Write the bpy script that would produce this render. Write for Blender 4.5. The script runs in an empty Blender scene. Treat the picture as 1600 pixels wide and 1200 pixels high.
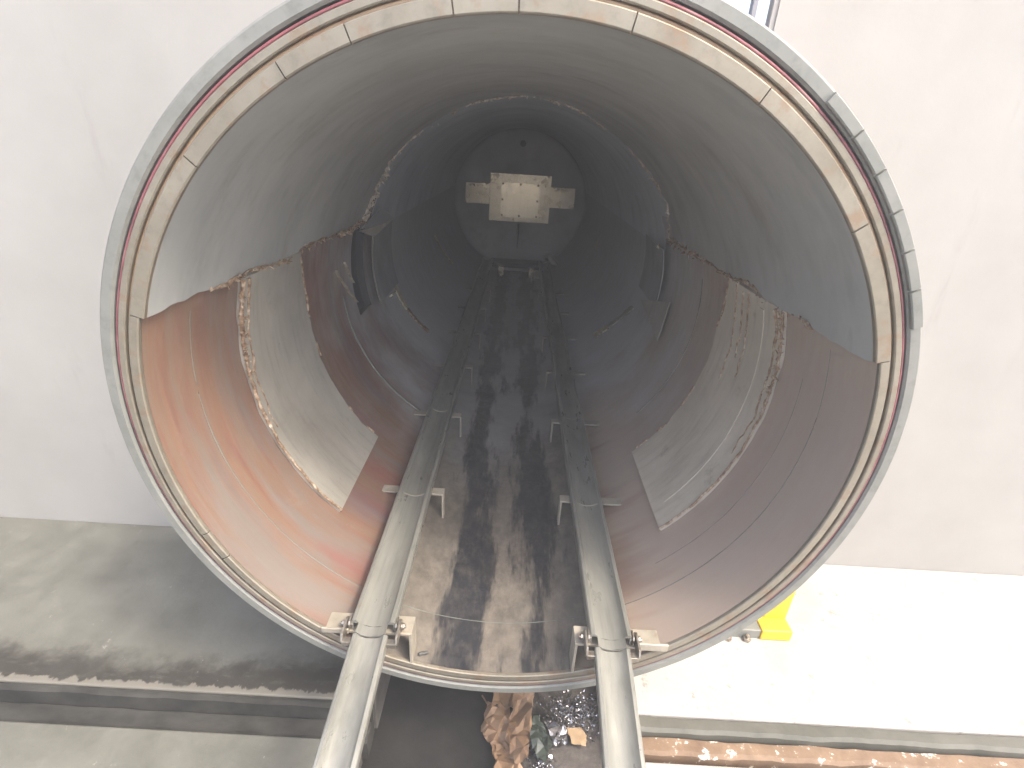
import bpy, bmesh, math, random
from mathutils import Vector, Matrix, noise
R_ = math.radians
sc = bpy.context.scene
col = sc.collection
random.seed(11)

# ------------------------------------------------------------------ camera
cam = bpy.data.objects.new('camera', bpy.data.cameras.new('camera'))
col.objects.link(cam)
cam.data.sensor_width = 36.0
cam.data.lens = 800.543 / 1600 * 36
cam.data.clip_start = 0.02
cam.data.clip_end = 3000
_p, _yaw, _roll = 0.43238, 0.006888, 0.062653
F = Vector((math.sin(_yaw) * math.cos(_p), math.cos(_yaw) * math.cos(_p), -math.sin(_p)))
Rt = Vector((math.cos(_yaw), -math.sin(_yaw), 0))
Up = Rt.cross(F)
c_, s_ = math.cos(_roll), math.sin(_roll)
R2 = c_ * Rt + s_ * Up
U2 = -s_ * Rt + c_ * Up
m = Matrix((R2, U2, -F)).transposed().to_4x4()
m.translation = Vector((0.0002, -1.24688, 0.74379))
cam.matrix_world = m
sc.camera = cam

# ------------------------------------------------------------------ sky, sun, exposure
SUN_TRAVEL = Vector((-0.50, 0.29, -0.83)).normalized()
w = bpy.data.worlds.new('World')
sc.world = w
w.use_nodes = True
nt = w.node_tree
bg = nt.nodes['Background']
sky = nt.nodes.new('ShaderNodeTexSky')
sky.sky_type = 'NISHITA'
sky.sun_disc = False
to_sun = -SUN_TRAVEL
sky.sun_elevation = math.asin(to_sun.z)
sky.sun_rotation = math.atan2(to_sun.x, to_sun.y)
sky.air_density = 1.0
sky.dust_density = 5.5
sky.ozone_density = 0.6
nt.links.new(sky.outputs[0], bg.inputs[0])
bg.inputs[1].default_value = 0.15
sl = bpy.data.lights.new('sun', 'SUN')
sl.energy = 0.85
sl.angle = R_(10)
sl.color = (1.0, 0.93, 0.82)
so = bpy.data.objects.new('sun', sl)
col.objects.link(so)
so.rotation_euler = SUN_TRAVEL.to_track_quat('-Z', 'Y').to_euler()
sc.view_settings.view_transform = 'Standard'
sc.view_settings.look = 'None'
sc.view_settings.exposure = 2.22
sc.view_settings.gamma = 1.0
sc.render.engine = 'CYCLES'
sc.cycles.max_bounces = 14
sc.cycles.diffuse_bounces = 8
sc.cycles.glossy_bounces = 10
sc.cycles.use_denoising = True

# ------------------------------------------------------------------ materials
def _ramp(nt, fac, stops):
    r = nt.nodes.new('ShaderNodeValToRGB')
    e = r.color_ramp.elements
    e[0].position, e[0].color = stops[0][0], (*stops[0][1], 1)
    e[1].position, e[1].color = stops[-1][0], (*stops[-1][1], 1)
    for p, c in stops[1:-1]:
        x = e.new(p)
        x.color = (*c, 1)
    nt.links.new(fac, r.inputs[0])
    return r.outputs[0]

class M:
    """small builder: world-position driven noise layers on a Principled BSDF"""
    def __init__(s, name, metallic=0.0, rough=0.5, spec=0.5):
        s.m = bpy.data.materials.new(name)
        s.m.use_nodes = True
        s.nt = s.m.node_tree
        s.b = s.nt.nodes['Principled BSDF']
        s.b.inputs['Metallic'].default_value = metallic
        s.b.inputs['Roughness'].default_value = rough
        s.b.inputs['Specular IOR Level'].default_value = spec
        s.pos = s.nt.nodes.new('ShaderNodeNewGeometry').outputs['Position']
        s.col = None
    def noise(s, scale, detail=5, rough=0.6, off=(0, 0, 0), dist=0.0):
        mp = s.nt.nodes.new('ShaderNodeMapping')
        mp.inputs['Scale'].default_value = scale
        mp.inputs['Location'].default_value = off
        s.nt.links.new(s.pos, mp.inputs[0])
        n = s.nt.nodes.new('ShaderNodeTexNoise')
        n.inputs['Scale'].default_value = 1.0
        n.inputs['Detail'].default_value = detail
        n.inputs['Roughness'].default_value = rough
        n.inputs['Distortion'].default_value = dist
        s.nt.links.new(mp.outputs[0], n.inputs['Vector'])
        return n.outputs['Fac']
    def rng(s, v, a, b, c=0.0, d=1.0, smooth=True):
        n = s.nt.nodes.new('ShaderNodeMapRange')
        n.interpolation_type = 'SMOOTHSTEP' if smooth else 'LINEAR'
        n.inputs[1].default_value = a; n.inputs[2].default_value = b
        n.inputs[3].default_value = c; n.inputs[4].default_value = d
        s.nt.links.new(v, n.inputs[0])
        return n.outputs[0]
    def math(s, op, a, b=None):
        n = s.nt.nodes.new('ShaderNodeMath')
        n.operation = op
        for i, v in enumerate((a, b)):
            if v is None: continue
            if isinstance(v, (int, float)): n.inputs[i].default_value = v
            else: s.nt.links.new(v, n.inputs[i])
        return n.outputs[0]
    def axis(s, i):
        n = s.nt.nodes.new('ShaderNodeSeparateXYZ')
        s.nt.links.new(s.pos, n.inputs[0])
        return n.outputs[i]
    def base(s, fac, stops):
        s.col = _ramp(s.nt, fac, stops)
        return s
    def over(s, mask, c):
        n = s.nt.nodes.new('ShaderNodeMix')
        n.data_type = 'RGBA'
        s.nt.links.new(mask, n.inputs[0])
        s.nt.links.new(s.col, n.inputs[6])
        if isinstance(c, tuple): n.inputs[7].default_value = (*c, 1)
        else: s.nt.links.new(c, n.inputs[7])
        s.col = n.outputs[2]
        return s
    def inp(s, name, v):
        s.nt.links.new(v, s.b.inputs[name])
        return s
    def bump(s, h, strength=0.3, dist=0.005):
        n = s.nt.nodes.new('ShaderNodeBump')
        n.inputs['Strength'].default_value = strength
        n.inputs['Distance'].default_value = dist
        s.nt.links.new(h, n.inputs['Height'])
        s.nt.links.new(n.outputs[0], s.b.inputs['Normal'])
        return s
    def done(s):
        if s.col is not None: s.nt.links.new(s.col, s.b.inputs['Base Color'])
        return s.m

MAT = {}
# dye stained lower shell: streaks run round the drum, so noise is fine along y
k = M('stained_shell', metallic=0.08, rough=0.45)
fine = k.noise((1.2, 16, 1.2), 6, 0.65)
k.base(k.rng(fine, .30, .72, smooth=False), [(0, (.14, .07, .05)), (.25, (.24, .105, .066)), (.42, (.265, .145, .082)), (.58, (.235, .165, .105)),
                  (.72, (.24, .115, .078)), (.86, (.215, .165, .125)), (1, (.27, .20, .14))])
k.over(k.rng(k.noise((.6, 2, .6), 3, .5, (4, 4, 4)), .2, .8, .45, .75), (.165, .105, .08))
scr = k.noise((3, 45, 3), 7, .75, (6, 2, 9))
k.over(k.rng(scr, .58, .72, 0, .45), (.10, .06, .05))
k.over(k.rng(k.noise((9, 9, 9), 7, .75, (1, 5, 2)), .56, .70, 0, .4), (.22, .19, .16))
grey = k.noise((.9, 5, .9), 4, 0.6, (3, 1, 7))
k.over(k.rng(grey, .46, .66, 0, .75), (.17, .155, .14))
purple = k.noise((1.1, 3.2, 1.1), 3, 0.5, (9, 4, 2))
k.over(k.rng(purple, .54, .70, 0, .6), (.15, .075, .085))
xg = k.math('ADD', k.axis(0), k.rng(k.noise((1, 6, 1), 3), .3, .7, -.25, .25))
red = k.noise((1.3, 5, 1.3), 4, .55, (1, 8, 3))
k.over(k.rng(red, .54, .68, 0, .55), (.20, .068, .058))
k.over(k.rng(xg, .0, .6, 0, .8), (.40, .33, .27))  # right side brightened in colour, where less light reaches the shell
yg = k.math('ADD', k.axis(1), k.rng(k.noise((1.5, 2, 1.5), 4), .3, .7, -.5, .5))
k.over(k.rng(yg, 1.1, 3.0, 0, .95), (.46, .475, .49))  # rust near the mouth plus sunlit warmth in colour; depth lightened to pale grey
# bare grey band along the bottom with two dark wet stripes
ax = k.math('ABSOLUTE', k.math('ADD', k.axis(0), k.rng(k.noise((9, 1.5, 9), 5, .7), .3, .7, -.05, .05)))
low = k.rng(k.axis(2), -.84, -.87)
k.over(k.math('MULTIPLY', k.rng(ax, .46, .38), low), _ramp(k.nt, k.noise((14, 9, 14), 8, .72), [(.3, (.08, .072, .06)), (.5, (.135, .12, .10)), (.7, (.19, .168, .138))]))
k.over(k.math('MULTIPLY', low, k.rng(yg, .9, 3.2, 0, .7)), (.44, .445, .45))  # bottom band brightened with depth, far sheen put into the colour
wob = k.noise((6, 1.3, 6), 5, .65, (2, 2, 2))
ax2 = k.math('ABSOLUTE', k.math('SUBTRACT', ax, .155))
fade = k.rng(k.axis(1), 2.0, 4.0, 1, .5)
stripe = k.math('MULTIPLY', k.math('MULTIPLY', low, fade), k.rng(k.math('ADD', ax2, k.rng(wob, .3, .7, -.07, .07)), .125, .040))
mott = k.rng(k.noise((26, 12, 26), 7, .75), .28, .60, .68, 1)
k.over(k.math('MULTIPLY', stripe, mott), (.018, .019, .023))
k.inp('Roughness', k.rng(k.noise((5, 22, 5), 5, .7), .3, .7, .30, .58))
k.bump(k.noise((2, 60, 2), 5, .7), .18, .004)
MAT['shell'] = k.done()

def steel(name, lo, hi, metallic=.8, r=(.32, .55), scale=(1.2, 1.2, 1.2), grain=(3, 40, 3), rust=None, bump=.12, seed=0, spot=None):
    k = M(name, metallic=metallic)
    big = k.noise(scale, 5, .6, (seed, seed * 2, seed * 3), .4)
    k.base(k.rng(big, .28, .72, smooth=False), [(0, lo), (1, hi)])
    g = k.noise(grain, 4, .7, (seed, 0, 0))
    k.over(k.rng(g, .45, .75, 0, .35), tuple(v * .55 for v in lo))
    if rust:
        k.over(k.rng(k.noise(tuple(v * 2.4 for v in scale), 7, .7, (seed + 5, 3, 1)), rust[1], rust[1] + .14, 0, rust[2]), rust[0])
    if spot:
        k.over(k.rng(k.noise((28, 28, 28), 6, .7, (seed, 8, 1)), spot, spot + .1, 0, .6), (.05, .045, .04))
    k.inp('Roughness', k.rng(k.noise(tuple(v * 3 for v in scale), 6, .7, (1, seed, 4)), .3, .7, *r))
    k.bump(g, bump, .003)
    return k.done()

MAT['liner'] = steel('liner_steel', (.345, .358, .345), (.43, .44, .42), .2, (.36, .58), (.9, 2.2, .9), (2.6, 7, 2.6), ((.24, .20, .17), .56, .45), .03, 3)
MAT['rear_liner'] = steel('dark_liner_steel', (.49, .53, .57), (.61, .645, .68), .2, (.38, .6), (.8, 1.5, .8), (2.5, 8, 2.5), None, .06, 5)
MAT['plate'] = steel('matt_plate_steel', (.32, .30, .255), (.46, .44, .385), .3, (.42, .62), (2.5, 2.5, 2.5), (3, 22, 3), ((.15, .115, .08), .60, .5), .08, 7, .66)
MAT['rail'] = steel('worn_rail_steel', (.16, .162, .142), (.29, .287, .255), .35, (.26, .44), (7, 2.2, 7), (45, 1.5, 45), ((.20, .15, .085), .60, .55), .14, 9)
MAT['ring'] = steel('rim_steel', (.19, .17, .13), (.27, .245, .195), .45, (.38, .55), (5, 5, 5), (30, 30, 30), ((.22, .14, .085), .52, .6), .06, 12)
MAT['groove'] = steel('rusty_groove_steel', (.26, .17, .10), (.44, .32, .21), .4, (.45, .6), (6, 6, 6), (30, 30, 30), ((.30, .12, .06), .52, .7), .08, 15)
MAT['flange'] = steel('grey_flange_paint', (.15, .157, .14), (.22, .22, .20), .15, (.45, .6), (5, 5, 5), (26, 26, 26), ((.22, .20, .16), .60, .4), .05, 17)
MAT['bracket'] = steel('bracket_steel', (.27, .245, .195), (.39, .355, .29), .2, (.36, .52), (6, 6, 6), (30, 30, 30), ((.22, .13, .07), .56, .5), .08, 21)
MAT['bolt'] = steel('bolt_steel', (.22, .20, .17), (.40, .37, .32), .8, (.3, .5), (20, 20, 20), (60, 60, 60), ((.20, .10, .05), .52, .6), .05, 23)
MAT['cap'] = steel('end_cover_steel', (.38, .325, .235), (.49, .425, .315), .85, (.20, .30), (3, 3, 3), (30, 2, 2), ((.40, .25, .18), .58, .4), .03, 25)
MAT['sheet'] = steel('dull_sheet_steel', (.27, .28, .29), (.37, .38, .39), .2, (.4, .6), (2, 2, 2), (3, 10, 3), None, .04, 33)
MAT['head'] = steel('end_head_steel', (.29, .295, .295), (.38, .375, .365), .5, (.45, .65), (1.2, 1, 1.2), (3, 3, 3), ((.20, .12, .09), .55, .4), .03, 27)
k = M('weld_slag', metallic=.35, rough=.5)
k.base(k.rng(k.noise((45, 45, 45), 5, .7), .3, .7, smooth=False), [(0, (.11, .07, .045)), (.4, (.28, .18, .11)), (.65, (.40, .31, .22)), (1, (.58, .52, .42))])
k.bump(k.noise((120, 120, 120), 4, .7), .5, .006)
MAT['weld'] = k.done()
k = M('lightened_weld_scar', metallic=.1, rough=.5)  # weld copy lightened, as little light reaches the lining's end
k.base(k.rng(k.noise((45, 45, 45), 5, .7), .3, .7, smooth=False), [(0, (.30, .22, .16)), (.4, (.56, .48, .40)), (1, (.80, .76, .70))])
MAT['weld_pale'] = k.done()
k = M('bright_edge_steel', metallic=.6, rough=.4)
k.base(k.noise((30, 30, 30), 4), [(.3, (.42, .36, .24)), (.7, (.72, .68, .55))])
MAT['edge'] = k.done()
k = M('red_gasket', rough=.55)
k.base(k.noise((14, 14, 14), 5, .7), [(.3, (.10, .035, .04)), (.55, (.22, .07, .08)), (.75, (.24, .15, .145))])
MAT['gasket'] = k.done()
k = M('dark_gap', rough=.7)
k.base(k.noise((9, 9, 9), 4), [(.3, (.03, .032, .032)), (.7, (.09, .09, .085))])
MAT['dark'] = k.done()
MAT['greenish'] = steel('verdigris_seam', (.09, .10, .085), (.15, .16, .135), .1, (.4, .6))
k = M('navy_recess', rough=.45)
k.base(k.noise((9, 9, 2), 4), [(.3, (.012, .016, .022)), (.7, (.03, .038, .05))])
MAT['navy'] = k.done()
k = M('yellow_paint', rough=.42)
k.base(k.noise((10, 10, 10), 5, .7), [(.3, (.62, .36, .02)), (.7, (.78, .50, .03))])
k.over(k.rng(k.noise((30, 30, 30), 6, .7), .64, .68, 0, .8), (.32, .22, .10))
MAT['yellow'] = k.done()
k = M('white_wall_paint', rough=.7)
k.base(k.noise((1.3, 1.3, 1.3), 6, .65), [(.3, (.27, .262, .242)), (.7, (.315, .307, .287))])
k.over(k.rng(k.noise((5, 5, 1.0), 6, .7), .58, .75, 0, .5), (.21, .20, .18))
k.bump(k.noise((60, 60, 60), 3), .08, .004)
MAT['wall'] = k.done()
k = M('sunlit_concrete', rough=.55)  # right floor: sunlight put into a paler base colour
k.base(k.noise((2, 2, 2), 7, .7), [(.3, (.28, .262, .235)), (.7, (.42, .405, .375))])
k.over(k.rng(k.noise((16, 16, 16), 8, .75), .55, .68, 0, .85), (.16, .15, .132))
k.bump(k.noise((40, 40, 40), 6, .7), .2, .004)
MAT['sunlit_floor'] = k.done()
k = M('grimy_shaded_concrete', rough=.5)  # left floor: grime and stains, plus shade put into a darker base colour
k.base(k.noise((3, 3, 3), 7, .7), [(.3, (.08, .08, .066)), (.7, (.14, .139, .116))])
yy = k.math('ADD', k.axis(1), k.rng(k.noise((5, 5, 5), 6, .65), .3, .7, -.06, .06))
st = k.math('MULTIPLY', k.rng(yy, .27, .13), k.rng(k.math('ADD', k.axis(1), k.rng(k.noise((14, 3, 3), 5), .3, .7, -.012, .012)), .088, .098))
k.over(k.math('MULTIPLY', st, k.rng(k.noise((12, 30, 12), 6, .7), .3, .5, .55, 1)), (.028, .025, .019))
k.over(k.rng(k.noise((22, 22, 22), 7, .75), .64, .70, 0, .5), (.30, .28, .24))
k.over(k.math('MULTIPLY', k.rng(k.axis(2), -1.34, -1.31), k.math('MULTIPLY', k.rng(k.math('ADD', k.axis(1), k.rng(k.noise((22, 8, 4), 5, .7, (7, 1, 1)), .3, .7, -.016, .016)), .102, .094), k.rng(k.axis(1), .06, .07))), (.13, .122, .10))
k.inp('Roughness', k.rng(k.noise((6, 6, 6), 5), .3, .7, .28, .6))
k.bump(k.noise((50, 50, 50), 6, .7), .25, .005)
MAT['grimy_shaded_floor'] = k.done()
k = M('oily_black_floor', rough=.5, spec=.2)
k.base(k.noise((5, 5, 5), 7, .72), [(.3, (.006, .006, .006)), (.7, (.022, .021, .019))])
gx = k.math('ADD', k.axis(0), k.rng(k.noise((5, 5, 5), 6, .7), .3, .7, -.12, .12))
k.over(k.rng(gx, .12, .30, 0, .85), _ramp(k.nt, k.noise((30, 30, 30), 8, .75), [(.3, (.04, .036, .033)), (.7, (.14, .125, .112))]))
k.inp('Roughness', k.rng(k.noise((6, 6, 6), 5), .3, .7, .45, .85))
k.bump(k.noise((40, 40, 40), 7, .75), .5, .008)
MAT['oily'] = k.done()
k = M('pit_side_concrete', rough=.6)
k.base(k.noise((9, 9, 9), 6, .7), [(.3, (.04, .038, .034)), (.7, (.12, .11, .10))])
k.bump(k.noise((40, 40, 40), 6, .7), .3, .006)
MAT['pit'] = k.done()
k = M('green_grey_kerb_paint', rough=.55)
k.base(k.noise((6, 6, 6), 6, .7), [(.3, (.05, .052, .04)), (.7, (.10, .098, .08))])
k.bump(k.noise((50, 50, 50), 5, .7), .25, .004)
MAT['kerb_green'] = k.done()
k = M('rusty_kerb_face', rough=.65)
k.base(k.noise((9, 9, 9), 6, .7), [(.3, (.10, .058, .03)), (.7, (.21, .14, .085))])
k.over(k.rng(k.noise((18, 18, 18), 7, .75), .58, .62, 0, 1), (.70, .66, .60))
k.bump(k.noise((50, 50, 50), 5, .7), .3, .005)
MAT['kerb_rust'] = k.done()
k = M('black_kerb', rough=.8, spec=.15)
k.base(k.noise((6, 14, 6), 6, .7), [(.3, (.016, .016, .014)), (.7, (.05, .048, .042))])
MAT['kerb_black'] = k.done()
k = M('brown_paper', rough=.6)
k.base(k.noise((9, 9, 9), 6, .65), [(.3, (.13, .075, .04)), (.7, (.25, .16, .092))])
k.bump(k.noise((30, 30, 30), 5, .6), .3, .006)
MAT['paper'] = k.done()
k = M('tan_card', rough=.7)
k.base(k.noise((20, 20, 20), 5), [(.3, (.24, .165, .095)), (.7, (.32, .235, .14))])
MAT['card'] = k.done()
k = M('silver_foil', metallic=.9, rough=.22)
k.base(k.noise((30, 30, 30), 3), [(.35, (.10, .10, .11)), (.65, (.55, .55, .57))])
MAT['foil'] = k.done()
k = M('dark_green_plastic', rough=.2)
k.base(k.noise((12, 12, 12), 4), [(.3, (.012, .018, .014)), (.7, (.045, .055, .045))])
MAT['plastic'] = k.done()
k = M('ground_dust', rough=.9)
k.base(k.noise((.5, .5, .5), 8, .7), [(.3, (.16, .15, .13)), (.7, (.26, .25, .22))])
MAT['ground'] = k.done()
k = M('window_glass', rough=.02)
k.b.inputs['Base Color'].default_value = (.95, .97, .98, 1)
k.b.inputs['Transmission Weight'].default_value = 1.0
k.b.inputs['IOR'].default_value = 1.05
MAT['glass'] = k.done()
k = M('grey_frame_paint', rough=.45)
k.base(k.noise((8, 8, 8), 4), [(.3, (.16, .16, .18)), (.7, (.23, .23, .25))])
MAT['frame'] = k.done()

# ------------------------------------------------------------------ builders
def thing(name, label, cat, loc=(0, 0, 0), group=None):
    o = bpy.data.objects.new(name, None)
    o.empty_display_size = .1
    col.objects.link(o)
    o.location = loc
    o['label'] = label
    o['category'] = cat
    if group: o['group'] = group
    return o

def tag(o, label, cat, group=None):
    o['label'] = label; o['category'] = cat
    if group: o['group'] = group
    return o

def root_loc(p):
    v = Vector((0, 0, 0))
    while p is not None:
        v += p.location
        p = p.parent
    return v

def obj(name, bm, mat, parent=None, smooth=False, kind=None, label=None, bevel=0):
    """bmesh in world coordinates -> one mesh object under parent"""
    bmesh.ops.recalc_face_normals(bm, faces=bm.faces)
    if bevel:
        es = [e for e in bm.edges if len(e.link_faces) == 2 and e.calc_face_angle(0) > .6]
        bmesh.ops.bevel(bm, geom=es, offset=bevel, segments=2, affect='EDGES', profile=.5)
    off = root_loc(parent)
    if off.length > 0: bmesh.ops.translate(bm, verts=bm.verts, vec=-off)
    me = bpy.data.meshes.new(name)
    bm.to_mesh(me)
    bm.free()
    me.materials.append(mat)
    o = bpy.data.objects.new(name, me)
    col.objects.link(o)
    if parent: o.parent = parent
    if smooth:
        for f in me.polygons: f.use_smooth = True
        me.set_sharp_from_angle(angle=R_(35))
    if kind: o['kind'] = kind
    if label: o['label'] = label
    return o

def NB(): return bmesh.new()

def box(bm, c, s, rot=None):
    r = bmesh.ops.create_cube(bm, size=1.0)
    mt = Matrix.Translation(c) @ (rot.to_4x4() if rot else Matrix()) @ Matrix.Diagonal((*s, 1))
    bmesh.ops.transform(bm, matrix=mt, verts=r['verts'])
    return r['verts']

def box2(bm, a, b):
    return box(bm, [(a[i] + b[i]) / 2 for i in range(3)], [abs(b[i] - a[i]) for i in range(3)])

def cyl(bm, a, b, r, n=16, r2=None):
    a, b = Vector(a), Vector(b)
    d = b - a
    res = bmesh.ops.create_cone(bm, cap_ends=True, segments=n, radius1=r, radius2=r if r2 is None else r2, depth=d.length)
    mt = Matrix.Translation((a + b) / 2) @ d.to_track_quat('Z', 'Y').to_matrix().to_4x4()
    bmesh.ops.transform(bm, matrix=mt, verts=res['verts'])

def P(r, th, y):
    t = R_(th)
    return Vector((r * math.sin(t), y, -r * math.cos(t)))

def lathe(bm, prof, t0=0, t1=360, n=160, closed_prof=True):
    """prof: list of (r, y); swept about the drum axis from angle t0 to t1 (0 = bottom, + = right)"""
    full = abs(t1 - t0) >= 359.9
    N = n if full else n + 1
    rows = []
    for i in range(N):
        th = t0 + (t1 - t0) * i / n
        rows.append([bm.verts.new(P(r, th, y)) for r, y in prof])
    m_ = len(prof)
    for i in range(n):
        A, B = rows[i], rows[(i + 1) % N]
        for j in range(m_ if closed_prof else m_ - 1):
            bm.faces.new((A[j], A[(j + 1) % m_], B[(j + 1) % m_], B[j]))
    if not full and closed_prof:
        bm.faces.new(rows[0]); bm.faces.new(rows[-1][::-1])

def curved_sheet(bm, r_in, th_, n_t, n_y, t_of, y_of):
    """thick sheet following the drum: t_of(u,v), y_of(u,v) in degrees / metres; r_in may be a function"""
    rf = r_in if callable(r_in) else (lambda u, v: r_in)
    g = []
    for s in (0, 1):
        g.append([[bm.verts.new(P(rf(i / n_t, j / n_y) + s * th_, t_of(i / n_t, j / n_y), y_of(i / n_t, j / n_y)))
                   for j in range(n_y + 1)] for i in range(n_t + 1)])
    for s in (0, 1):
        for i in range(n_t):
            for j in range(n_y):
                bm.faces.new((g[s][i][j], g[s][i + 1][j], g[s][i + 1][j + 1], g[s][i][j + 1]))
    for i in range(n_t):
        for j in (0, n_y):
            bm.faces.new((g[0][i][j], g[0][i + 1][j], g[1][i + 1][j], g[1][i][j]))
    for j in range(n_y):
        for i in (0, n_t):
            bm.faces.new((g[0][i][j], g[0][i][j + 1], g[1][i][j + 1], g[1][i][j]))

def n1(x, s=0.0): return noise.fractal(Vector((x, s, s * 1.7)), 1.0, 2.0, 5)

def rough_tube(bm, pts, rad, seed=0, sides=7, amp=.6, freq=30):
    """irregular weld bead along a path"""
    rings = []
    for i, p in enumerate(pts):
        a = pts[max(i - 1, 0)]; b = pts[min(i + 1, len(pts) - 1)]
        d = (b - a).normalized()
        q = d.to_track_quat('Z', 'Y')
        r0 = rad(i / max(len(pts) - 1, 1)) if callable(rad) else rad
        ring = []
        for k_ in range(sides):
            an = 2 * math.pi * k_ / sides
            v = Vector((math.cos(an), math.sin(an), 0))
            rr = r0 * (1 + amp * noise.noise((p + v * .02) * freq + Vector((seed, seed, 0))))
            ring.append(bm.verts.new(p + q @ (v * max(rr, .0008))))
        rings.append(ring)
    for i in range(len(rings) - 1):
        for k_ in range(sides):
            bm.faces.new((rings[i][k_], rings[i][(k_ + 1) % sides], rings[i + 1][(k_ + 1) % sides], rings[i + 1][k_]))
    bm.faces.new(rings[0]); bm.faces.new(rings[-1][::-1])

def shards(bm, pts, n, size, seed, out=.01):
    """torn metal flakes scattered along a path"""
    rd = random.Random(seed)
    for _ in range(n):
        p = pts[rd.randrange(len(pts))] + Vector((rd.uniform(-1, 1), rd.uniform(-1, 1), rd.uniform(-1, 1))) * size * .6
        rad = Vector((p.x, 0, p.z)).normalized()
        p = p - rad * rd.uniform(0, out)
        L = size * rd.uniform(.5, 1.6)
        d = Vector((rd.uniform(-1, 1), rd.uniform(-.6, 1.2), rd.uniform(-1, 1))).normalized()
        s_ = d.cross(Vector((rd.uniform(-1, 1), rd.uniform(-1, 1), rd.uniform(-1, 1)))).normalized() * L * .35
        t_ = d.cross(s_).normalized() * .0015
        a = [bm.verts.new(v) for v in (p - s_ - t_, p + s_ - t_, p + d * L - t_)]
        b = [bm.verts.new(v + 2 * t_) for v in (p - s_ - t_, p + s_ - t_, p + d * L - t_)]
        bm.faces.new(a); bm.faces.new(b[::-1])
        for i in range(3): bm.faces.new((a[i], a[(i + 1) % 3], b[(i + 1) % 3], b[i]))

# ------------------------------------------------------------------ ground and floors
FZ, LZ, TZ = -1.30, -1.37, -1.50
TL, TR = -0.475, 0.56
WALLY = 1.0
bm = NB(); box2(bm, (-60, -60, -2.2), (60, 60, -1.80))
o = obj('ground', bm, MAT['ground']); o['kind'] = 'structure'
bm = NB(); box2(bm, (-9, .075, FZ - .45), (TL, WALLY, FZ)); box2(bm, (-9, -9, LZ - .38), (TL - .03, -.035, LZ))
o = obj('floor', bm, MAT['grimy_shaded_floor'], bevel=.006); o['kind'] = 'structure'
bm = NB(); box2(bm, (TR, .085, FZ - .45), (9, WALLY, FZ)); box2(bm, (TR + .03, -9, LZ - .38), (9, -.055, LZ))
o = obj('floor', bm, MAT['sunlit_floor'], bevel=.006); o['kind'] = 'structure'
bm = NB(); box2(bm, (TL - .03, -9, TZ - .25), (TR + .03, WALLY, TZ))
o = obj('pit_floor', bm, MAT['oily']); o['kind'] = 'structure'

# ragged kerbs along the step on both sides of the pit
def kerb(bm, x0, x1, y0, y1, z0, z1, seed, amp=.006, n=140):
    rows = []
    for i in range(n + 1):
        x = x0 + (x1 - x0) * i / n
        a = n1(x * 7, seed) * amp; b = n1(x * 7, seed + 9) * amp; c = n1(x * 5, seed + 4) * amp * .6
        rows.append([bm.verts.new(v) for v in ((x, y0 + a, z0), (x, y0 + a, z1 - .012 + c), (x, y0 + .012 + a, z1 + c), (x, y1 - .004 + b, z1 + c), (x, y1 + b, z1 - .004 + c), (x, y1 + b, z0))])
    for i in range(n):
        for j in range(6):
            bm.faces.new((rows[i][j], rows[i][(j + 1) % 6], rows[i + 1][(j + 1) % 6], rows[i + 1][j]))
    bm.faces.new(rows[0]); bm.faces.new(rows[-1][::-1])
bm = NB(); kerb(bm, -5, TL + .006, -.028, .049, LZ - .3, LZ - .02, 1, .003)
o = obj('kerb', bm, MAT['kerb_black'], smooth=True); o['kind'] = 'structure'
bm = NB(); kerb(bm, -5, TL + .004, .050, .0762, LZ - .3, FZ - .006, 6, .004)
o = obj('kerb', bm, MAT['kerb_black'], smooth=True); o['kind'] = 'structure'
bm = NB(); kerb(bm, TR - .006, 6, .026, .082, FZ - .4, FZ - .008, 2)
o = obj('kerb', bm, MAT['kerb_green'], smooth=True); o['kind'] = 'structure'
bm = NB(); kerb(bm, TR - .002, 6, -.040, .020, LZ - .3, LZ + .028, 3, .008)
o = obj('kerb', bm, MAT['kerb_rust'], smooth=True); o['kind'] = 'structure'
# pit lining slabs
bm = NB(); box2(bm, (TL, .09, TZ - .2), (TL + .012, WALLY, FZ - .01)); box2(bm, (TL - .03, -9, TZ - .2), (TL - .014, -.04, LZ - .01))
o = obj('pit_wall', bm, MAT['pit'], bevel=.003); o['kind'] = 'structure'
bm = NB(); box2(bm, (TR - .014, .09, TZ - .2), (TR, WALLY, FZ - .01)); box2(bm, (TR + .012, -9, TZ - .2), (TR + .03, -.06, LZ - .01))
o = obj('pit_wall', bm, MAT['pit'], bevel=.003); o['kind'] = 'structure'

# ------------------------------------------------------------------ workshop wall with window
WY = 1.0
wall = thing('workshop_wall', 'pale cream painted wall behind the round drum mouth, with a bright window', 'wall', (0, WY, FZ))
bm = NB()
S, RH, n = 1.10, 1.068, 64
def sq(a):
    t = R_(a); x, z = math.sin(t), -math.cos(t)
    f = S / max(abs(x), abs(z))
    return x * f, z * f
fr = []
for i in range(n):
    a = 360 * i / n + 360 / n / 2 * 0
    ci = P(RH, a, 0); qx, qz = sq(a)
    fr.append([bm.verts.new(v) for v in ((ci.x, WY, ci.z), (qx, WY, qz), (qx, WY + .06, qz), (ci.x, WY + .06, ci.z))])
for i in range(n):
    A, B = fr[i], fr[(i + 1) % n]
    for j in range(4): bm.faces.new((A[j], A[(j + 1) % 4], B[(j + 1) % 4], B[j]))
obj('wall_panel', bm, MAT['wall'], wall)
W0, W1, WB, WT, TOP = .35, .885, 1.105, 2.3, 3.6
bm = NB()
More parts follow.
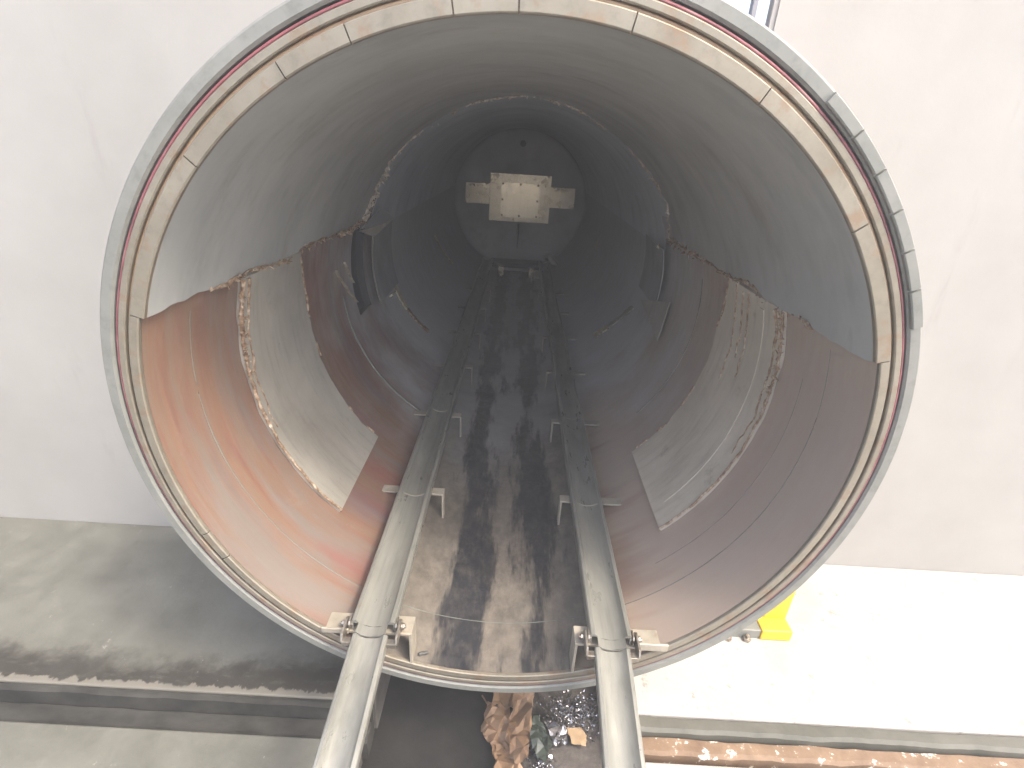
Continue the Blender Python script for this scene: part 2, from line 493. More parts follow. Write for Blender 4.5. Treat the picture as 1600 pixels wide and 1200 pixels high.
for a, b in (((-9, WY, -1.8), (-S, WY + .06, TOP)), ((-S, WY, -1.8), (S, WY + .06, -S)), ((-S, WY, S), (W0, WY + .06, TOP)),
             ((W0, WY, S), (W1, WY + .06, WB)), ((W0, WY, WT), (W1, WY + .06, TOP)), ((W1, WY, S), (9, WY + .06, TOP)), ((S, WY, -1.8), (9, WY + .06, S))):
    box2(bm, a, b)
obj('wall_panel', bm, MAT['wall'], wall)
bm = NB()
fy0, fy1 = WY + .006, WY + .05
box2(bm, (W0, fy0, WB), (W0 + .04, fy1, WT)); box2(bm, (W1 - .018, fy0, WB), (W1, fy1, WT))
box2(bm, (W0 + .04, fy0, WB), (W1 - .018, fy1, WB + .04)); box2(bm, (W0 + .04, fy0, WT - .04), (W1 - .018, fy1, WT))
win = obj('window', bm, MAT['wall'], wall)
bm = NB(); box2(bm, (.796, fy0 + .004, WB + .04), (.812, fy1 - .004, WT - .04)); obj('mullion', bm, MAT['frame'], win)
bm = NB(); box2(bm, (.60, fy0 + .004, WB + .04), (.614, fy1 - .004, WT - .04)); obj('mullion', bm, MAT['frame'], win)
for a, b in ((W0 + .04, .60), (.614, .796), (.812, W1 - .018)):
    bm = NB(); box2(bm, (a, WY + .026, WB + .04), (b, WY + .031, WT - .04)); obj('pane', bm, MAT['glass'], win)

# ------------------------------------------------------------------ pressure vessel
VB = -1.1
ves = thing('pressure_vessel', 'big open steel drum lying on its side, grey lined above and stained rust red below', 'vessel', (0, 0, VB))
SH = ves
# shell, with the inlet recess cut out on the left
ST0, ST1, SY0, SY1 = -104.0, -74.0, 1.86, 2.12
ys = [0.0103, .5, 1.0, 1.5, SY0, SY1, 2.5, 3, 4, 5, 6, 7.1]
ths = sorted(set([i * 3 - 180 for i in range(120)] + [ST0, ST1]))
bm = NB()
for R0 in (1.0,):
    vv = [[bm.verts.new(P(R0, t, y)) for y in ys] for t in ths]
    vo = [[bm.verts.new(P(1.06, t, max(y, .0505))) for y in ys] for t in ths]
    for i in range(len(ths)):
        i2 = (i + 1) % len(ths)
        hole_t = ST0 - .01 <= ths[i] < ST1 - .01
        for j in range(len(ys) - 1):
            hole = hole_t and ys[j] == SY0
            if not hole:
                bm.faces.new((vv[i][j], vv[i][j + 1], vv[i2][j + 1], vv[i2][j]))
            bm.faces.new((vo[i][j], vo[i2][j], vo[i2][j + 1], vo[i][j + 1]))
        for j in (0, len(ys) - 1):
            bm.faces.new((vv[i][j], vo[i][j], vo[i2][j], vv[i2][j]))
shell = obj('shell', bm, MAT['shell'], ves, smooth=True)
# inlet recess: a dark pocket behind the opening
bm = NB()
cs = []
for s, yy_ in ((0, SY0), (1, SY1)):
    cs.append([[bm.verts.new(P(r, ST0 + (ST1 - ST0) * i / 10, yy_)) for i in range(11)] for r in (1.0, 1.05)])
for i in range(10):
    bm.faces.new((cs[0][1][i], cs[0][1][i + 1], cs[1][1][i + 1], cs[1][1][i]))
    for q in (0, 1): bm.faces.new((cs[q][0][i], cs[q][0][i + 1], cs[q][1][i + 1], cs[q][1][i]))
for i in (0, 10): bm.faces.new((cs[0][0][i], cs[1][0][i], cs[1][1][i], cs[0][1][i]))
obj('inlet_recess', bm, MAT['navy'], ves, label='dark navy slot in the left side of the drum')
# end head: shallow dish
bm = NB()
prof = [(1.0, 6.98)] + [(1.0 * math.cos(a * math.pi / 2), 6.98 + .10 * math.sin(a * math.pi / 2)) for a in [i / 10 for i in range(1, 10)]]
lathe(bm, prof, closed_prof=False, n=96)
ctr = [v for v in bm.verts if abs((v.co.x ** 2 + v.co.z ** 2) ** .5 - prof[-1][0]) < 1e-4]
ctr.sort(key=lambda v: math.atan2(v.co.x, v.co.z)); bm.faces.new(ctr)
head = obj('end_head', bm, MAT['head'], ves, smooth=True)
bm = NB(); cyl(bm, (0, 7.05, .80), (0, 6.985, .80), .045, 20)
obj('head_hole', bm, MAT['dark'], ves)  # solid dark disc for the hole, its inner shade put into the colour
bm = NB(); rough_tube(bm, [Vector((0.0, 7.065 + .0 * i, -.33 - .045 * i)) for i in range(13)], .016, 3, 6, .2)
obj('weld_seam', bm, MAT['dark'], head)
# end cover: framed square plate with two side tabs
bm = NB()
for a, b in (((-.455, 6.93, .27), (.455, 6.985, .385)), ((-.455, 6.93, -.29), (.455, 6.985, -.225)), ((-.455, 6.93, -.225), (-.285, 6.985, .27)), ((.285, 6.93, -.225), (.455, 6.985, .27))):
    box2(bm, a, b)
ec = obj('end_frame', bm, MAT['cap'], ves, label='bright square frame on the far end with a bolted cover')
bm = NB(); box2(bm, (-.284, 6.905, -.224), (.284, 6.96, .269))
cp = obj('cover_plate', bm, steel('cover_plate_steel', (.50, .43, .31), (.58, .50, .37), .9, (.17, .25), (3, 3, 3), (40, 2, 2), None, .03, 31), ec)
b0 = None
for x in (-.262, 0, .262):
    for z in (-.20, .025, .247):
        if x == 0 and z == .025: continue
        if b0 is None:
            bm = NB(); cyl(bm, (x, 6.905, z), (x, 6.893, z), .016, 6)
            bmesh.ops.translate(bm, verts=bm.verts, vec=Vector((-x, 0, -z)))
            b0 = obj('bolt', bm, MAT['dark'], ec); b0.location = (x, 0, z)
        else:
            c = b0.copy(); col.objects.link(c); c.parent = ec; c.location = (x, 0, z)
for s in (-1, 1):
    bm = NB(); box2(bm, (s * .456, 6.945, -.06), (s * .825, 6.975, .235))
    tb = obj('side_tab', bm, MAT['cap'], ec, bevel=.004)
    bm = NB(); shards(bm, [Vector((s * (.58 + .02 * i), 6.94, .205 + .01 * math.sin(i * 2))) for i in range(10)], 16, .03, 40 + s)
    obj('paint_flake', bm, MAT['dark'], tb, kind='stuff')
# rim rings, from the bore outwards
def ring(name, r0, r1, y0, y1, mat, t0=0, t1=360, n=200, ch=.003, parent=None, lab=None):
    bm = NB()
    lathe(bm, [(r0, y1), (r0, y0 + ch), (r0 + ch, y0), (r1 - ch, y0), (r1, y0 + ch), (r1, y1)], t0, t1, n)
    return obj(name, bm, mat, parent or ves, smooth=True)
gaps = [-178.6, -171, -158.3, -149, -132, 168, 150, 128, -66, -60]
gaps = sorted(gaps + [-107, 107])
for i, g in enumerate(gaps):
    g2 = gaps[(i + 1) % len(gaps)]
    if g2 <= g: g2 += 360
    ring('rim_segment', (.9885 if abs(((g + g2) / 2 + 180) % 360 - 180) > 107 else 1.000), 1.0255, -.002 - .001 * (i % 3), .0095, MAT['ring'], g + .09, g2 - .09, max(4, int((g2 - g) / 2)))
ring('rim_backing', 1.0008, 1.0255, .0108, .05, MAT['groove'])
ring('rim_backing', .9886, 1.0004, .0099, .0114, MAT['groove'], 107, 253, 100, .0004)
ring('rim_groove', 1.0256, 1.036, .010, .05, MAT['groove'])
ring('rim_ring', 1.0361, 1.0545, .000, .05, MAT['ring'])
ring('gasket', 1.0546, 1.0625, .004, .05, MAT['gasket'])
ring('gasket_groove', 1.0626, 1.068, .022, .05, MAT['dark'])
fl = ring('outer_flange', 1.0681, 1.1035, .002, .10, MAT['flange'], ch=.006)
for i, a in enumerate((111, 116.5, 122, 127.5, 133, 138.5)):
    ring('flange_lug', 1.072, 1.099, -.008, .004, MAT['flange'], a + .15, a + 5.35, 8, .003, fl)
# rust seeping at the gaps between rim segments
# grey upper lining with torn end and torn lower edges
def yend(th): return 1.97 + .10 * n1(th * .05, 3.1) - .26 * max(0, (abs(th) - 150) / 30) + .05 * n1(th * .6, 1.3)
def cut(side, y): return 106.8 + 1.2 * n1(y * 3.0, 5 + side) + .6 * n1(y * 14, 8 + side)
bm = NB()
NT, NY = 240, 60
def lt(u, v):
    th = 106.8 + u * (360 - 213.6)          # from right cut over the top to left cut
    y = .0118 + v * yend(((th + 180) % 360) - 180)
    if u < .02: th += (cut(1, y) - 106.8) * (1 - u / .02)
    if u > .98: th -= (cut(-1, y) - 106.8) * ((u - .98) / .02)
    return th
def ly(u, v):
    th = 106.8 + u * (360 - 213.6)
    th = ((th + 180) % 360) - 180
    return .0118 + v * (yend(th) - .0118)
curved_sheet(bm, lambda u, v: .989 + .0012 * n1(u * 9, v * 4), .008, NT, NY, lt, ly)
liner = obj('upper_lining', bm, MAT['liner'], ves, smooth=True)
end_pts = []
for i in range(721):
    th = 106.8 + 146.4 * i / 720
    t = ((th + 180) % 360) - 180
    end_pts.append(P(.983, th, yend(t)))
def chunks(pts, seed, keep=.45, lo=14, hi=50):
    rd = random.Random(seed); i = 0; out = []
    while i < len(pts) - 3:
        L = rd.randint(lo, hi)
        if rd.random() < keep: out.append(pts[i:i + L])
        i += L
    return [c for c in out if len(c) > 3]
bm = NB()
for j, c in enumerate(chunks(end_pts, 5, .8)):
    rough_tube(bm, c, lambda u: .0045 * math.sin(math.pi * min(max(u, .08), .92)) + .001, j, 6, .9, 40)
shards(bm, end_pts, 60, .011, 3)
shards(bm, end_pts[610:], 70, .022, 4, .012)
obj('weld_bead', bm, MAT['weld_pale'], liner, kind='stuff', label='ragged pale weld scar round the torn end of the lining')
for side in (-1, 1):
    pts = [P(.983, side * cut(side, y), y) for y in [.30 + 1.72 * i / 260 for i in range(261)]]
    bm = NB()
    for j, c in enumerate(chunks(pts, 20 + side, .6, 10, 40)):
        rough_tube(bm, c, lambda u: .006 * math.sin(math.pi * min(max(u, .08), .92)) + .0015, j, 6, .9, 40)
    shards(bm, pts, 70, .012, 30 + side, .008)
    shards(bm, pts[170:], 40, .020, 34 + side, .012)
    obj('weld_bead', bm, MAT['weld'], liner, kind='stuff')
# second lining further in, ending along a straight line on each side
bm = NB()
curved_sheet(bm, .9972, .0022, 120, 12, lambda u, v: 100.5 + u * 159, lambda u, v: (1.55 if .09 < u < .91 else 2.22) + v * (6.9 - (1.55 if .09 < u < .91 else 2.22)))
obj('rear_lining', bm, MAT['rear_liner'], ves, smooth=True)

MAT['plate_right'] = steel('lightened_plate_steel', (.46, .405, .32), (.64, .58, .48), .2, (.45, .65), (2.5, 2.5, 2.5), (3, 22, 3), ((.22, .16, .12), .60, .5), .08, 8, .68)  # plate steel copy for the right side, lightened to offset weaker light
# curved side plates
def side_plate(side):
    bm = NB()
    def t(u, v): return side * (44 + u * (106.3 - 44))
    def yv(u, v): return .505 + .012 * n1(u * 9, side) * u + v * ((1.115 + .012 * n1(u * 12, side + 3) - .10 * max(0, u - .75) / .25) - .505)
    curved_sheet(bm, .982, .016, 60, 10, t, yv)
    pl = obj('side_plate', bm, MAT['plate' if side < 0 else 'plate_right'], ves, smooth=True,
             label='pale steel plate welded to the left side of the drum' if side < 0 else 'duller steel plate welded to the right side of the drum')
    pts = [P(.980, side * (44 + 62 * i / 240), .503 + .006 * n1(i * .05, side)) for i in range(241)]
    bm = NB(); rough_tube(bm, pts, lambda u: .0048 + .004 * u * (side < 0), side, 7, .6, 40)
    shards(bm, pts[150:], 50, .012, 51 + side, .006)
    obj('weld_bead', bm, MAT['weld'], pl, smooth=True)
    pts = [P(.979, side * (70 + 36 * i / 90), .545 + .02 * n1(i * .06, side + 2)) for i in range(91)]
    bm = NB(); rough_tube(bm, pts, lambda u: .002 + .004 * u, side + 4, 6, .8, 30)
    obj('weld_bead', bm, MAT['weld'], pl, smooth=True)
    pts = [P(.981, side * (46 + 60 * i / 160), 1.118 + .012 * n1(i * .08, side + 3) - .10 * max(0, i / 160 - .75) / .25) for i in range(161)]
    bm = NB()
    for j, c in enumerate(chunks(pts, 60 + side, .5, 6, 20)):
        rough_tube(bm, c, .0045, j, 6, .8, 40)
    obj('weld_bead', bm, MAT['weld'], pl, kind='stuff')
    if side > 0:
        bm = NB(); curved_sheet(bm, .9795, .004, 50, 2, lambda u, v: 48 + u * 56, lambda u, v: .63 + .03 * v + .03 * u)
        obj('stiffening_rib', bm, MAT['plate_right'], pl, smooth=True)
        for y_, t0, t1 in ((.80, 84, 106), (.86, 88, 105), (.93, 80, 106)):
            pts = [P(.980, t0 + (t1 - t0) * i / 60, y_ + .012 * n1(i * .1, y_)) for i in range(61)]
            bm = NB(); rough_tube(bm, pts, .0036, y_, 6, .9, 34); obj('weld_bead', bm, MAT['weld'], pl, smooth=True)
    return pl
side_plate(-1); side_plate(1)
# circumferential seams on the shell
def seam(t0, t1, y, r, mat, seed=0, wob=.003):
    pts = [P(1.0005, t0 + (t1 - t0) * i / 90, y + wob * n1(i * .05, seed)) for i in range(91)]
    bm = NB(); rough_tube(bm, pts, r, seed, 6, .35, 20)
    obj('weld_seam', bm, mat, shell, smooth=True)
seam(-104, 104, .228, .0020, MAT['greenish'], 1)
seam(-84, -34, 1.66, .009, MAT['greenish'], 2, .006)
seam(40, 95, .36, .0016, MAT['greenish'], 3)
seam(50, 100, 1.45, .004, MAT['greenish'], 7)
# torn remnants of further side plates
def remnant(t0, t1, y0, y1, wd, mat, seed, label=None):
    bm = NB()
    curved_sheet(bm, .986, .012, 24, 2, lambda u, v: t0 + u * (t1 - t0), lambda u, v: y0 + (y1 - y0) * u + (v - .5) * wd * (1 + .5 * n1(u * 8, seed)) + .012 * n1(u * 10, seed + 2))
    obj('plate_remnant', bm, mat, ves, smooth=True, label=label)
remnant(-75, -60, 2.74, 2.78, .075, MAT['edge'], 1)
remnant(-60, -45, 2.78, 2.84, .05, MAT['weld'], 2)
remnant(-76, -52, 4.90, 5.17, .05, MAT['edge'], 3)
remnant(46, 54, 2.96, 2.90, .11, MAT['edge'], 4)
remnant(54, 70, 2.90, 2.68, .07, MAT['plate'], 5)
remnant(71, 77, 5.02, 5.06, .10, MAT['edge'], 6)
remnant(-94, -79, 1.565, 1.86, .014, MAT['edge'], 7)
remnant(-95, -86, 1.72, 1.86, .012, MAT['edge'], 8)
# sheet baffle beside the inlet on the left, and its folded corners
bm = NB()
curved_sheet(bm, lambda u, v: .965 - .02 * (1 - v), .006, 20, 6, lambda u, v: -103 + u * 30, lambda u, v: 2.135 + v * .62 + .02 * u)
baf = obj('baffle_sheet', bm, MAT['sheet'], ves, smooth=True, label='dark bent sheet beside the slot')
bm = NB(); pts = [P(.943, -103 + 30 * i / 40, 2.132 + .02 * i / 40) for i in range(41)]
rough_tube(bm, pts, .0045, 1, 6, .2); obj('sheet_edge', bm, MAT['rail'], baf)
def tri(bm, a, b, c, t=.006):
    a, b, c = Vector(a), Vector(b), Vector(c)
    nn = (b - a).cross(c - a).normalized() * t
    A = [bm.verts.new(v) for v in (a, b, c)]; B = [bm.verts.new(v + nn) for v in (a, b, c)]
    bm.faces.new(A); bm.faces.new(B[::-1])
    for i in range(3): bm.faces.new((A[i], A[(i + 1) % 3], B[(i + 1) % 3], B[i]))
bm = NB(); tri(bm, P(.975, -104, 1.90), P(.90, -105.5, 2.38), P(.935, -100.5, 2.12))
obj('folded_corner', bm, MAT['plate'], ves, label='bent triangular corner of sheet above the dark slot')
bm = NB(); tri(bm, P(.975, -104.5, 1.90), P(.97, -110, 2.3), P(.89, -106, 2.45))
obj('folded_corner', bm, MAT['sheet'], ves)
bm = NB(); tri(bm, P(.985, 71, 1.84), P(.97, 86, 1.86), P(.93, 78, 2.35))
obj('folded_corner', bm, MAT['plate'], ves, label='bent triangular flap low on the right side')
bm = NB(); curved_sheet(bm, lambda u, v: .965 - .02 * (1 - v), .006, 20, 6, lambda u, v: 80 + u * 23, lambda u, v: 2.06 + v * .6)
obj('baffle_sheet', bm, MAT['sheet'], ves, smooth=True)
bm = NB(); shards(bm, [P(.93, 104, 2.12)], 5, .02, 8); obj('weld_spatter', bm, MAT['edge'], ves, kind='stuff')
bm = NB(); box(bm, P(.93, -72.5, 2.42), (.03, .11, .012), Matrix.Rotation(R_(-35), 3, 'Y')); obj('plate_remnant', bm, MAT['edge'], ves)
# rail brackets: flat top welded to the shell, one leg down on the inner side
BY, DY = -0.002, 0.792
XL, ZB = .285, -.81
for k_ in range(7):
    y = BY + DY * k_
    for s in (-1, 1):
        bm = NB()
        d = .075 if k_ == 0 else .05
        t = .010
        prof = [(s * XL, -math.sqrt(1 - XL ** 2) - .004), (s * XL, ZB), (s * .592, ZB), (s * .600, ZB - t), (s * (XL + t), ZB - t), (s * (XL + t), -math.sqrt(1 - XL ** 2) - .004)]
        A = [bm.verts.new((x, y, z)) for x, z in prof]; B = [bm.verts.new((x, y + d, z)) for x, z in prof]
        for i in range(6): bm.faces.new((A[i], A[(i + 1) % 6], B[(i + 1) % 6], B[i]))
        bm.faces.new(A[:3] + A[3:]); bm.faces.new(B[::-1])
        bmesh.ops.triangulate(bm, faces=[f for f in bm.faces if len(f.verts) > 4])
        obj('rail_bracket', bm, MAT['bracket'], ves, bevel=.002)
for s in (-1, 1):
    bm = NB(); box2(bm, (s * .50, -.012, ZB - .004), (s * .605, -.003, ZB + .028) if s > 0 else (s * .595, -.003, ZB + .018)); 
    obj('bracket_tab', bm, MAT['bracket'], ves, bevel=.003)
# small lug welded beside the front left bracket leg
bm = NB(); cyl(bm, (-.268, .03, -.950), (-.238, .045, -.958), .006, 8); obj('spigot', bm, MAT['dark'], ves, label='short dark peg beside the front left bracket')
# cradle under the drum
for y in (1.5, 6.0):
    bm = NB()
    top = [P(1.062, -40 + 80 * i / 16, 0) for i in range(17)]
    A = []; B = []
    for p_ in top: A.append(bm.verts.new((p_.x, y, p_.z))); B.append(bm.verts.new((p_.x, y + .16, p_.z)))
    for x in (.9, -.9): A.append(bm.verts.new((x, y, -1.8))); B.append(bm.verts.new((x, y + .16, -1.8)))
    bm.faces.new(A); bm.faces.new(B[::-1])
    for i in range(len(A)): bm.faces.new((A[i], A[(i + 1) % len(A)], B[(i + 1) % len(A)], B[i]))
    bmesh.ops.triangulate(bm, faces=[f for f in bm.faces if len(f.verts) > 4])
    obj('cradle', bm, MAT['flange'], ves)

# ------------------------------------------------------------------ rails
def channel(bm, cx, pts, w=.15, t=.006, prof=None):
    """pts: list of (y, z, dx); profile is a shallow trough with flat lips and side skirts"""
    if prof is None:
        prof = [(-.5, -.20), (-.5, .06), (-.47, .095), (-.39, .105), (-.35, .06), (-.29, -.015), (-.15, -.066), (0, -.08), (.15, -.066), (.29, -.015), (.35, .06), (.39, .105), (.47, .095), (.5, .06), (.5, -.20),
                (.455, -.20), (.455, .02), (.36, .02), (.22, -.085), (0, -.13), (-.22, -.085), (-.36, .02), (-.455, .02), (-.455, -.20)]
    rows = []
    for y, z, dx in pts:
        rows.append([bm.verts.new((cx + dx + p[0] * w, y, z + p[1] * w)) for p in prof])
    m_ = len(prof)
    for i in range(len(rows) - 1):
        for j in range(m_): bm.faces.new((rows[i][j], rows[i][(j + 1) % m_], rows[i + 1][(j + 1) % m_], rows[i + 1][j]))
    e = []
    for r_ in (rows[0], rows[-1]): e.append(bm.faces.new(r_))
    bmesh.ops.triangulate(bm, faces=e)
TROUGH = [(-.33, .045), (-.22, -.026), (-.11, -.060), (0, -.070), (.11, -.060), (.22, -.026), (.33, .045), (.33, .0), (.22, -.07), (0, -.115), (-.22, -.07), (-.33, .0)]
RZ = ZB + .031
for s, w_, lab1, lab2 in ((-1, .152, 'long worn steel rail inside the drum, left one, beside the rusty orange lower side', 'hinged outer rail at lower left leading out over the dark kerb'),
                     (1, .145, 'long worn steel rail inside the drum, right one, beside the dull brown side', 'hinged outer rail at lower right leading out beside the foil scraps')):
    cx = s * .412 - .006
    rail = thing('track_rail', lab1, 'rail', (cx, 0, ZB), 'rails running into the drum')
    bm = NB(); channel(bm, cx, [(.004, RZ, 0)] + [(.1 + .3 * i, RZ + .0015 * n1(i, s), .002 * n1(i * .7, s + 3)) for i in range(22)], w_)
    obj('channel', bm, MAT['rail'], rail, smooth=True)
    bm = NB(); channel(bm, cx, [(-.034, RZ - .001, 0), (.003, RZ - .0005, 0)], w_, prof=TROUGH)
    obj('tongue', bm, MAT['rail'], rail, smooth=True)
    for y in (.74, 1.6, 3.1):
        bm = NB(); rough_tube(bm, [Vector((cx + w_ * (-.36 + .72 * i / 20), y, RZ + w_ * (.05 - .125 * math.cos(math.pi / 2 * (-1 + .1 * i))))) for i in range(21)], .0022, y, 5, .3)
        obj('weld_seam', bm, MAT['bracket'], rail)
    dx = .0 if s < 0 else -.022
    wo = .113
    out = thing('folding_rail', lab2, 'rail', (cx, -.04, ZB), 'hinged outer rails')
    bm = NB(); channel(bm, cx, [(-.036 - .25 * i, RZ - .010 - .035 * i, (dx * i * .42)) for i in range(6)], wo * 1.06)
    obj('channel', bm, MAT['rail'], out, smooth=True)
    for q in (-1, 1):
        hx = cx + q * (w_ * .5 + .016)
        # curved strap from the outer rail, overlapping the inner rail
        bm = NB()
        prof = []
        for i in range(9):
            a = math.pi * (i / 8)
            prof.append((-.004 + .024 * math.sin(a) * 1.0 + .012, RZ - .006 + .024 * -math.cos(a)))
        prof = prof + [(-.05, RZ + .012), (-.062, RZ - .012), (-.05, RZ - .030)]
        A = [bm.verts.new((hx - .004, y, z)) for y, z in prof]; B = [bm.verts.new((hx + .004, y, z)) for y, z in prof]
        bm.faces.new(A); bm.faces.new(B[::-1])
        for i in range(len(A)): bm.faces.new((A[i], A[(i + 1) % len(A)], B[(i + 1) % len(A)], B[i]))
        box2(bm, (cx + q * wo * .49, -.062, RZ - .030), (hx, -.040, RZ - .012))
        lug = obj('hinge_strap', bm, MAT['bolt'], out, bevel=.0015)
        bm = NB()
        cyl(bm, (cx + q * w_ * .46, .008, RZ - .006), (hx + q * .020, .008, RZ - .006), .006, 12)
        pin = obj('hinge_pin', bm, MAT['bolt'], lug, smooth=True)
        bm = NB(); cyl(bm, (hx + q * .005, .008, RZ - .006), (hx + q * .0075, .008, RZ - .006), .014, 16); cyl(bm, (hx + q * .0076, .008, RZ - .006), (hx + q * .0155, .008, RZ - .006), .0115, 6)
        obj('nut', bm, MAT['bolt'], lug, bevel=.001)
        hx2 = cx + q * (w_ * .5 + .005)
        bm = NB(); 
        prof = [(.036, RZ - .022), (.036, RZ + .008), (.02, RZ + .013), (.0, RZ + .013), (-.008, RZ + .004), (-.008, RZ - .016), (.0, RZ - .022)]
        A = [bm.verts.new((hx2 - .003, y, z)) for y, z in prof]; B = [bm.verts.new((hx2 + .003, y, z)) for y, z in prof]
        bm.faces.new(A); bm.faces.new(B[::-1])
        for i in range(len(A)): bm.faces.new((A[i], A[(i + 1) % len(A)], B[(i + 1) % len(A)], B[i]))
        obj('hinge_lug', bm, MAT['bolt'], rail, bevel=.001)

# stop roller between the rails at the far end
stp = thing('buffer_bar', 'small pale crossbar with two blocks between the far ends of the rails', 'bar', (0, 5.9, -.95))
bm = NB(); cyl(bm, (-.17, 5.9, -.80), (.19, 5.9, -.80), .020, 14); obj('crossbar', bm, MAT['rail'], stp, smooth=True)
for x in (-.205, .215):
    bm = NB(); box2(bm, (x - .04, 5.86, -.90), (x + .04, 5.95, -.76)); obj('bar_block', bm, MAT['cap'], stp, bevel=.008)
    bm = NB(); box2(bm, (x - .02, 5.885, -.985), (x + .02, 5.925, -.902)); obj('bar_foot', bm, MAT['dark'], stp)
bm = NB(); box2(bm, (.265, 5.88, -.90), (.37, 5.95, -.80)); obj('bar_block', bm, MAT['bracket'], stp, bevel=.006)
far_opening = thing('opening_box', 'black box put in for the dark opening at the far end below the square cover', 'box', (0, 6.8, -.9))  # box added for the opening, its shade put into the black colour
bm = NB(); box2(bm, (-.40, 6.6, -.90), (.40, 6.97, -.865)); obj('lid', bm, MAT['pit'], far_opening, bevel=.01)
bm = NB(); box2(bm, (-.38, 6.62, -.99), (.38, 6.96, -.902)); obj('body', bm, MAT['navy'], far_opening)
bm = NB()
rough_tube(bm, [Vector((.42 + .02 * i, 6.3 - .01 * i, -.70 + .05 * math.sin(i * .7))) for i in range(9)], .035, 4, 8, .9, 12)
tag(obj('rag', bm, MAT['plate'], smooth=True), 'crumpled pale scrap at the far end of the right rail', 'scrap')

# ------------------------------------------------------------------ yellow foot on the pale floor
foot = thing('yellow_stand', 'bright yellow stand foot on the white floor at lower right of the drum', 'stand', (1.3, .52, FZ))
bm = NB(); box2(bm, (.96, .475, FZ), (1.255, .60, FZ + .052)); bp = obj('base_plate', bm, MAT['flange'], foot, bevel=.004)
bm = NB(); box2(bm, (1.2555, .468, FZ), (1.40, .605, FZ + .060)); obj('yellow_block', bm, MAT['yellow'], foot, bevel=.006)
bm = NB(); vs = box2(bm, (1.292, .545, FZ + .0605), (1.398, .60, FZ + .75)); obj('upright', bm, MAT['yellow'], foot, bevel=.005)
for x in (1.10, 1.19):
    bm = NB(); cyl(bm, (x, .462, FZ + .001), (x, .462, FZ + .018), .018, 6); cyl(bm, (x, .462, FZ + .0181), (x, .462, FZ + .032), .009, 10)
    obj('anchor_bolt', bm, MAT['bolt'], foot)

# ------------------------------------------------------------------ rubbish in the pit
def crumple(outline, z, h, seed, npts=26, fold=None):
    """torn sheet: ragged outline, triangulated over random inner points so it reads as hard folds"""
    from mathutils import geometry
    rd = random.Random(seed)
    out = []
    for i in range(len(outline)):
        a, b = Vector(outline[i]), Vector(outline[(i + 1) % len(outline)])
        nn = Vector((-(b - a).y, (b - a).x))
        for t in range(5):
            out.append(a.lerp(b, t / 5) + nn * (rd.uniform(-.05, .05) if t else 0))
    n0 = len(out)
    x0, x1 = min(p.x for p in out), max(p.x for p in out); y0, y1 = min(p.y for p in out), max(p.y for p in out)
    pts = out + [Vector((rd.uniform(x0, x1), rd.uniform(y0, y1))) for _ in range(npts * 2)]
    vs, _, fs, *_ = geometry.delaunay_2d_cdt(pts, [(i, (i + 1) % n0) for i in range(n0)], [list(range(n0))], 1, 1e-5)
    bm = bmesh.new()
    bv = []
    for p in vs:
        q = Vector((p.x * 8 + seed, p.y * 8, seed))
        bv.append(bm.verts.new((p.x, p.y, z + h * (.9 * noise.noise(q) + .55 * rd.uniform(-.5, .5) + .3) + (fold(p.x, p.y) if fold else 0))))
    for f in fs: bm.faces.new([bv[i] for i in f])
    for v in [v for v in bm.verts if not v.link_faces]: bm.verts.remove(v)
    top = bm.faces[:]
    low = {v: bm.verts.new(v.co - Vector((0, 0, .002))) for v in bm.verts[:]}
    edge = [e for e in bm.edges if len(e.link_faces) == 1]
    for f in top: bm.faces.new([low[v] for v in reversed(f.verts)])
    for e in edge:
        a, b = e.verts
        bm.faces.new((a, b, low[b], low[a]))
    return bm
g = 'torn brown paper in the pit'
tag(obj('torn_paper', crumple([(.02, .30), (.20, .31), (.19, .20), (.12, .15), (.05, .19), (.0, .16)], TZ + .05, .05, 2, 20), MAT['paper']), 'brown paper piece at the back of the heap, under the drum lip', 'paper', g)
tag(obj('torn_paper', crumple([(-.01, .20), (.09, .18), (.09, .02), (.05, -.02), (.0, .05), (-.03, .09)], TZ + .03, .05, 7, 20), MAT['paper']), 'brown paper piece on the left of the heap beside the bare black pit floor', 'paper', g)
tag(obj('torn_paper', crumple([(.10, .17), (.19, .19), (.17, .05), (.16, -.05), (.11, -.05), (.07, .04)], TZ + .06, .06, 12, 20, lambda x, y: .05 * (x - .1) / .1), MAT['paper']), 'curled brown paper strip lying against the dark plastic', 'paper', g)
tag(obj('torn_paper', crumple([(.02, .03), (.10, .04), (.15, -.06), (.12, -.14), (.05, -.12)], TZ + .03, .04, 17, 18), MAT['paper']), 'lowest torn brown paper piece, nearest the viewer', 'paper', g)
tag(obj('plastic_sheet', crumple([(.16, .13), (.21, .15), (.24, .09), (.29, .06), (.25, .02), (.23, -.04), (.19, .0), (.17, .06)], TZ + .03, .05, 22, 16), MAT['plastic']), 'crumpled dark green plastic between the brown paper and the foil', 'plastic sheet')
bm = crumple([(.330, .115), (.395, .118), (.412, .085), (.405, .045), (.345, .052)], TZ + .035, .006, 31, 10)
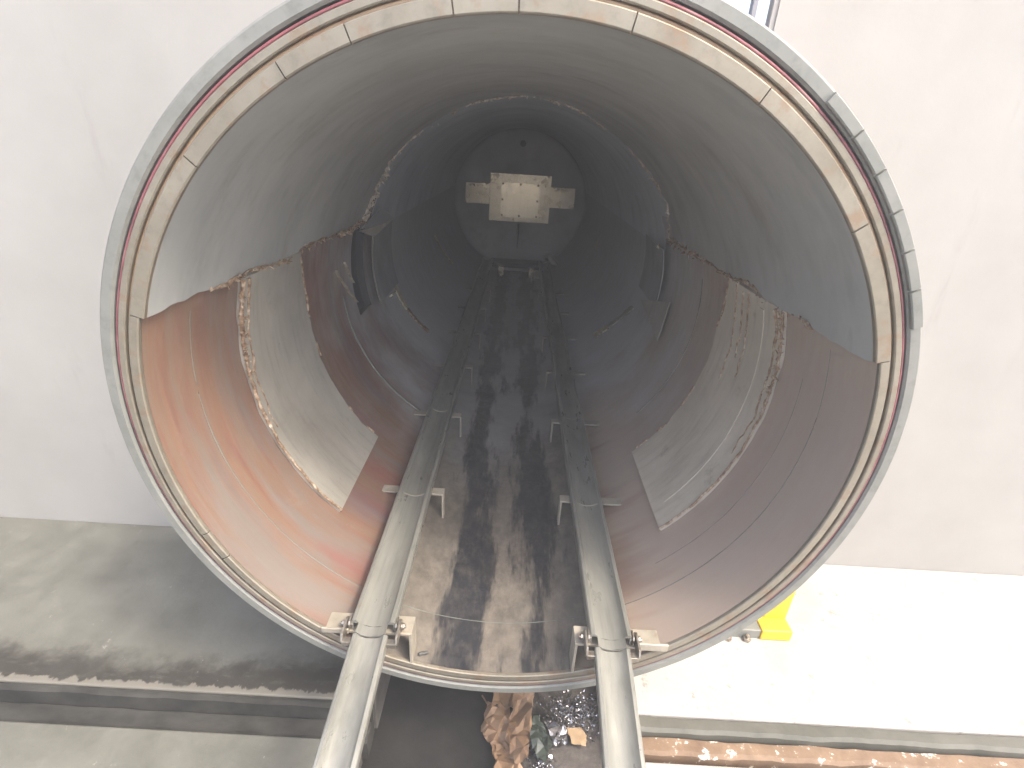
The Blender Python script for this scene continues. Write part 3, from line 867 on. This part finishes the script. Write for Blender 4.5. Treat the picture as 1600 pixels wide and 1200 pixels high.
tag(obj('card_scrap', bm, MAT['card']), 'small flat tan cardboard square below the foil scraps', 'cardboard')
tag(obj('foil_sheet', crumple([(.24, .13), (.33, .12), (.33, .05), (.27, .03)], TZ + .03, .05, 35, 16), MAT['foil']), 'creased grey foil piece left of the cardboard square', 'foil')
bm = NB()
rd = random.Random(77)
for _ in range(1500):
    cx, cy = rd.gauss(.37, .06), rd.gauss(.19, .045)
    if rd.random() < .25: cx, cy = rd.gauss(.22, .03), rd.gauss(.02, .06)
    if not (.16 < cx < .50 and -.15 < cy < .30): continue
    p = Vector((cx, cy, TZ + rd.uniform(.004, .035)))
    L = rd.uniform(.003, .009)
    vs = [bm.verts.new(p + Vector((rd.uniform(-1, 1), rd.uniform(-1, 1), rd.uniform(-.7, .9))) * L) for _ in range(4)]
    bm.faces.new((vs[0], vs[1], vs[2])); bm.faces.new((vs[0], vs[2], vs[3])); bm.faces.new((vs[0], vs[3], vs[1])); bm.faces.new((vs[1], vs[3], vs[2]))
o = obj('foil_shreds', bm, MAT['foil'], kind='stuff'); o['label'] = 'heap of glittering silver foil shreds in the pit beside the right rail'; o['category'] = 'foil'
bm = NB(); rough_tube(bm, [Vector((-.035 + .003 * i, .25 - .005 * i, TZ + .01 + .001 * i)) for i in range(9)], .004, 3, 6, .4)
tag(obj('twig', bm, MAT['paper']), 'short thin twig on the black pit floor left of the paper', 'twig')

# ------------------------------------------------------------------ haze added to veil the darks, mostly in place of lens glare
bm = NB(); box2(bm, (-64, -64, -3.2), (64, 64, 3.9))
hz = bpy.data.materials.new('veil_haze'); hz.use_nodes = True
hn = hz.node_tree
hn.nodes.remove(hn.nodes['Principled BSDF'])
pv = hn.nodes.new('ShaderNodeVolumePrincipled')
pv.inputs['Color'].default_value = (.88, .90, .92, 1)
pv.inputs['Density'].default_value = 0.032
pv.inputs['Anisotropy'].default_value = 0.2
hn.links.new(pv.outputs[0], hn.nodes['Material Output'].inputs['Volume'])
o = obj('haze', bm, hz); o['kind'] = 'stuff'
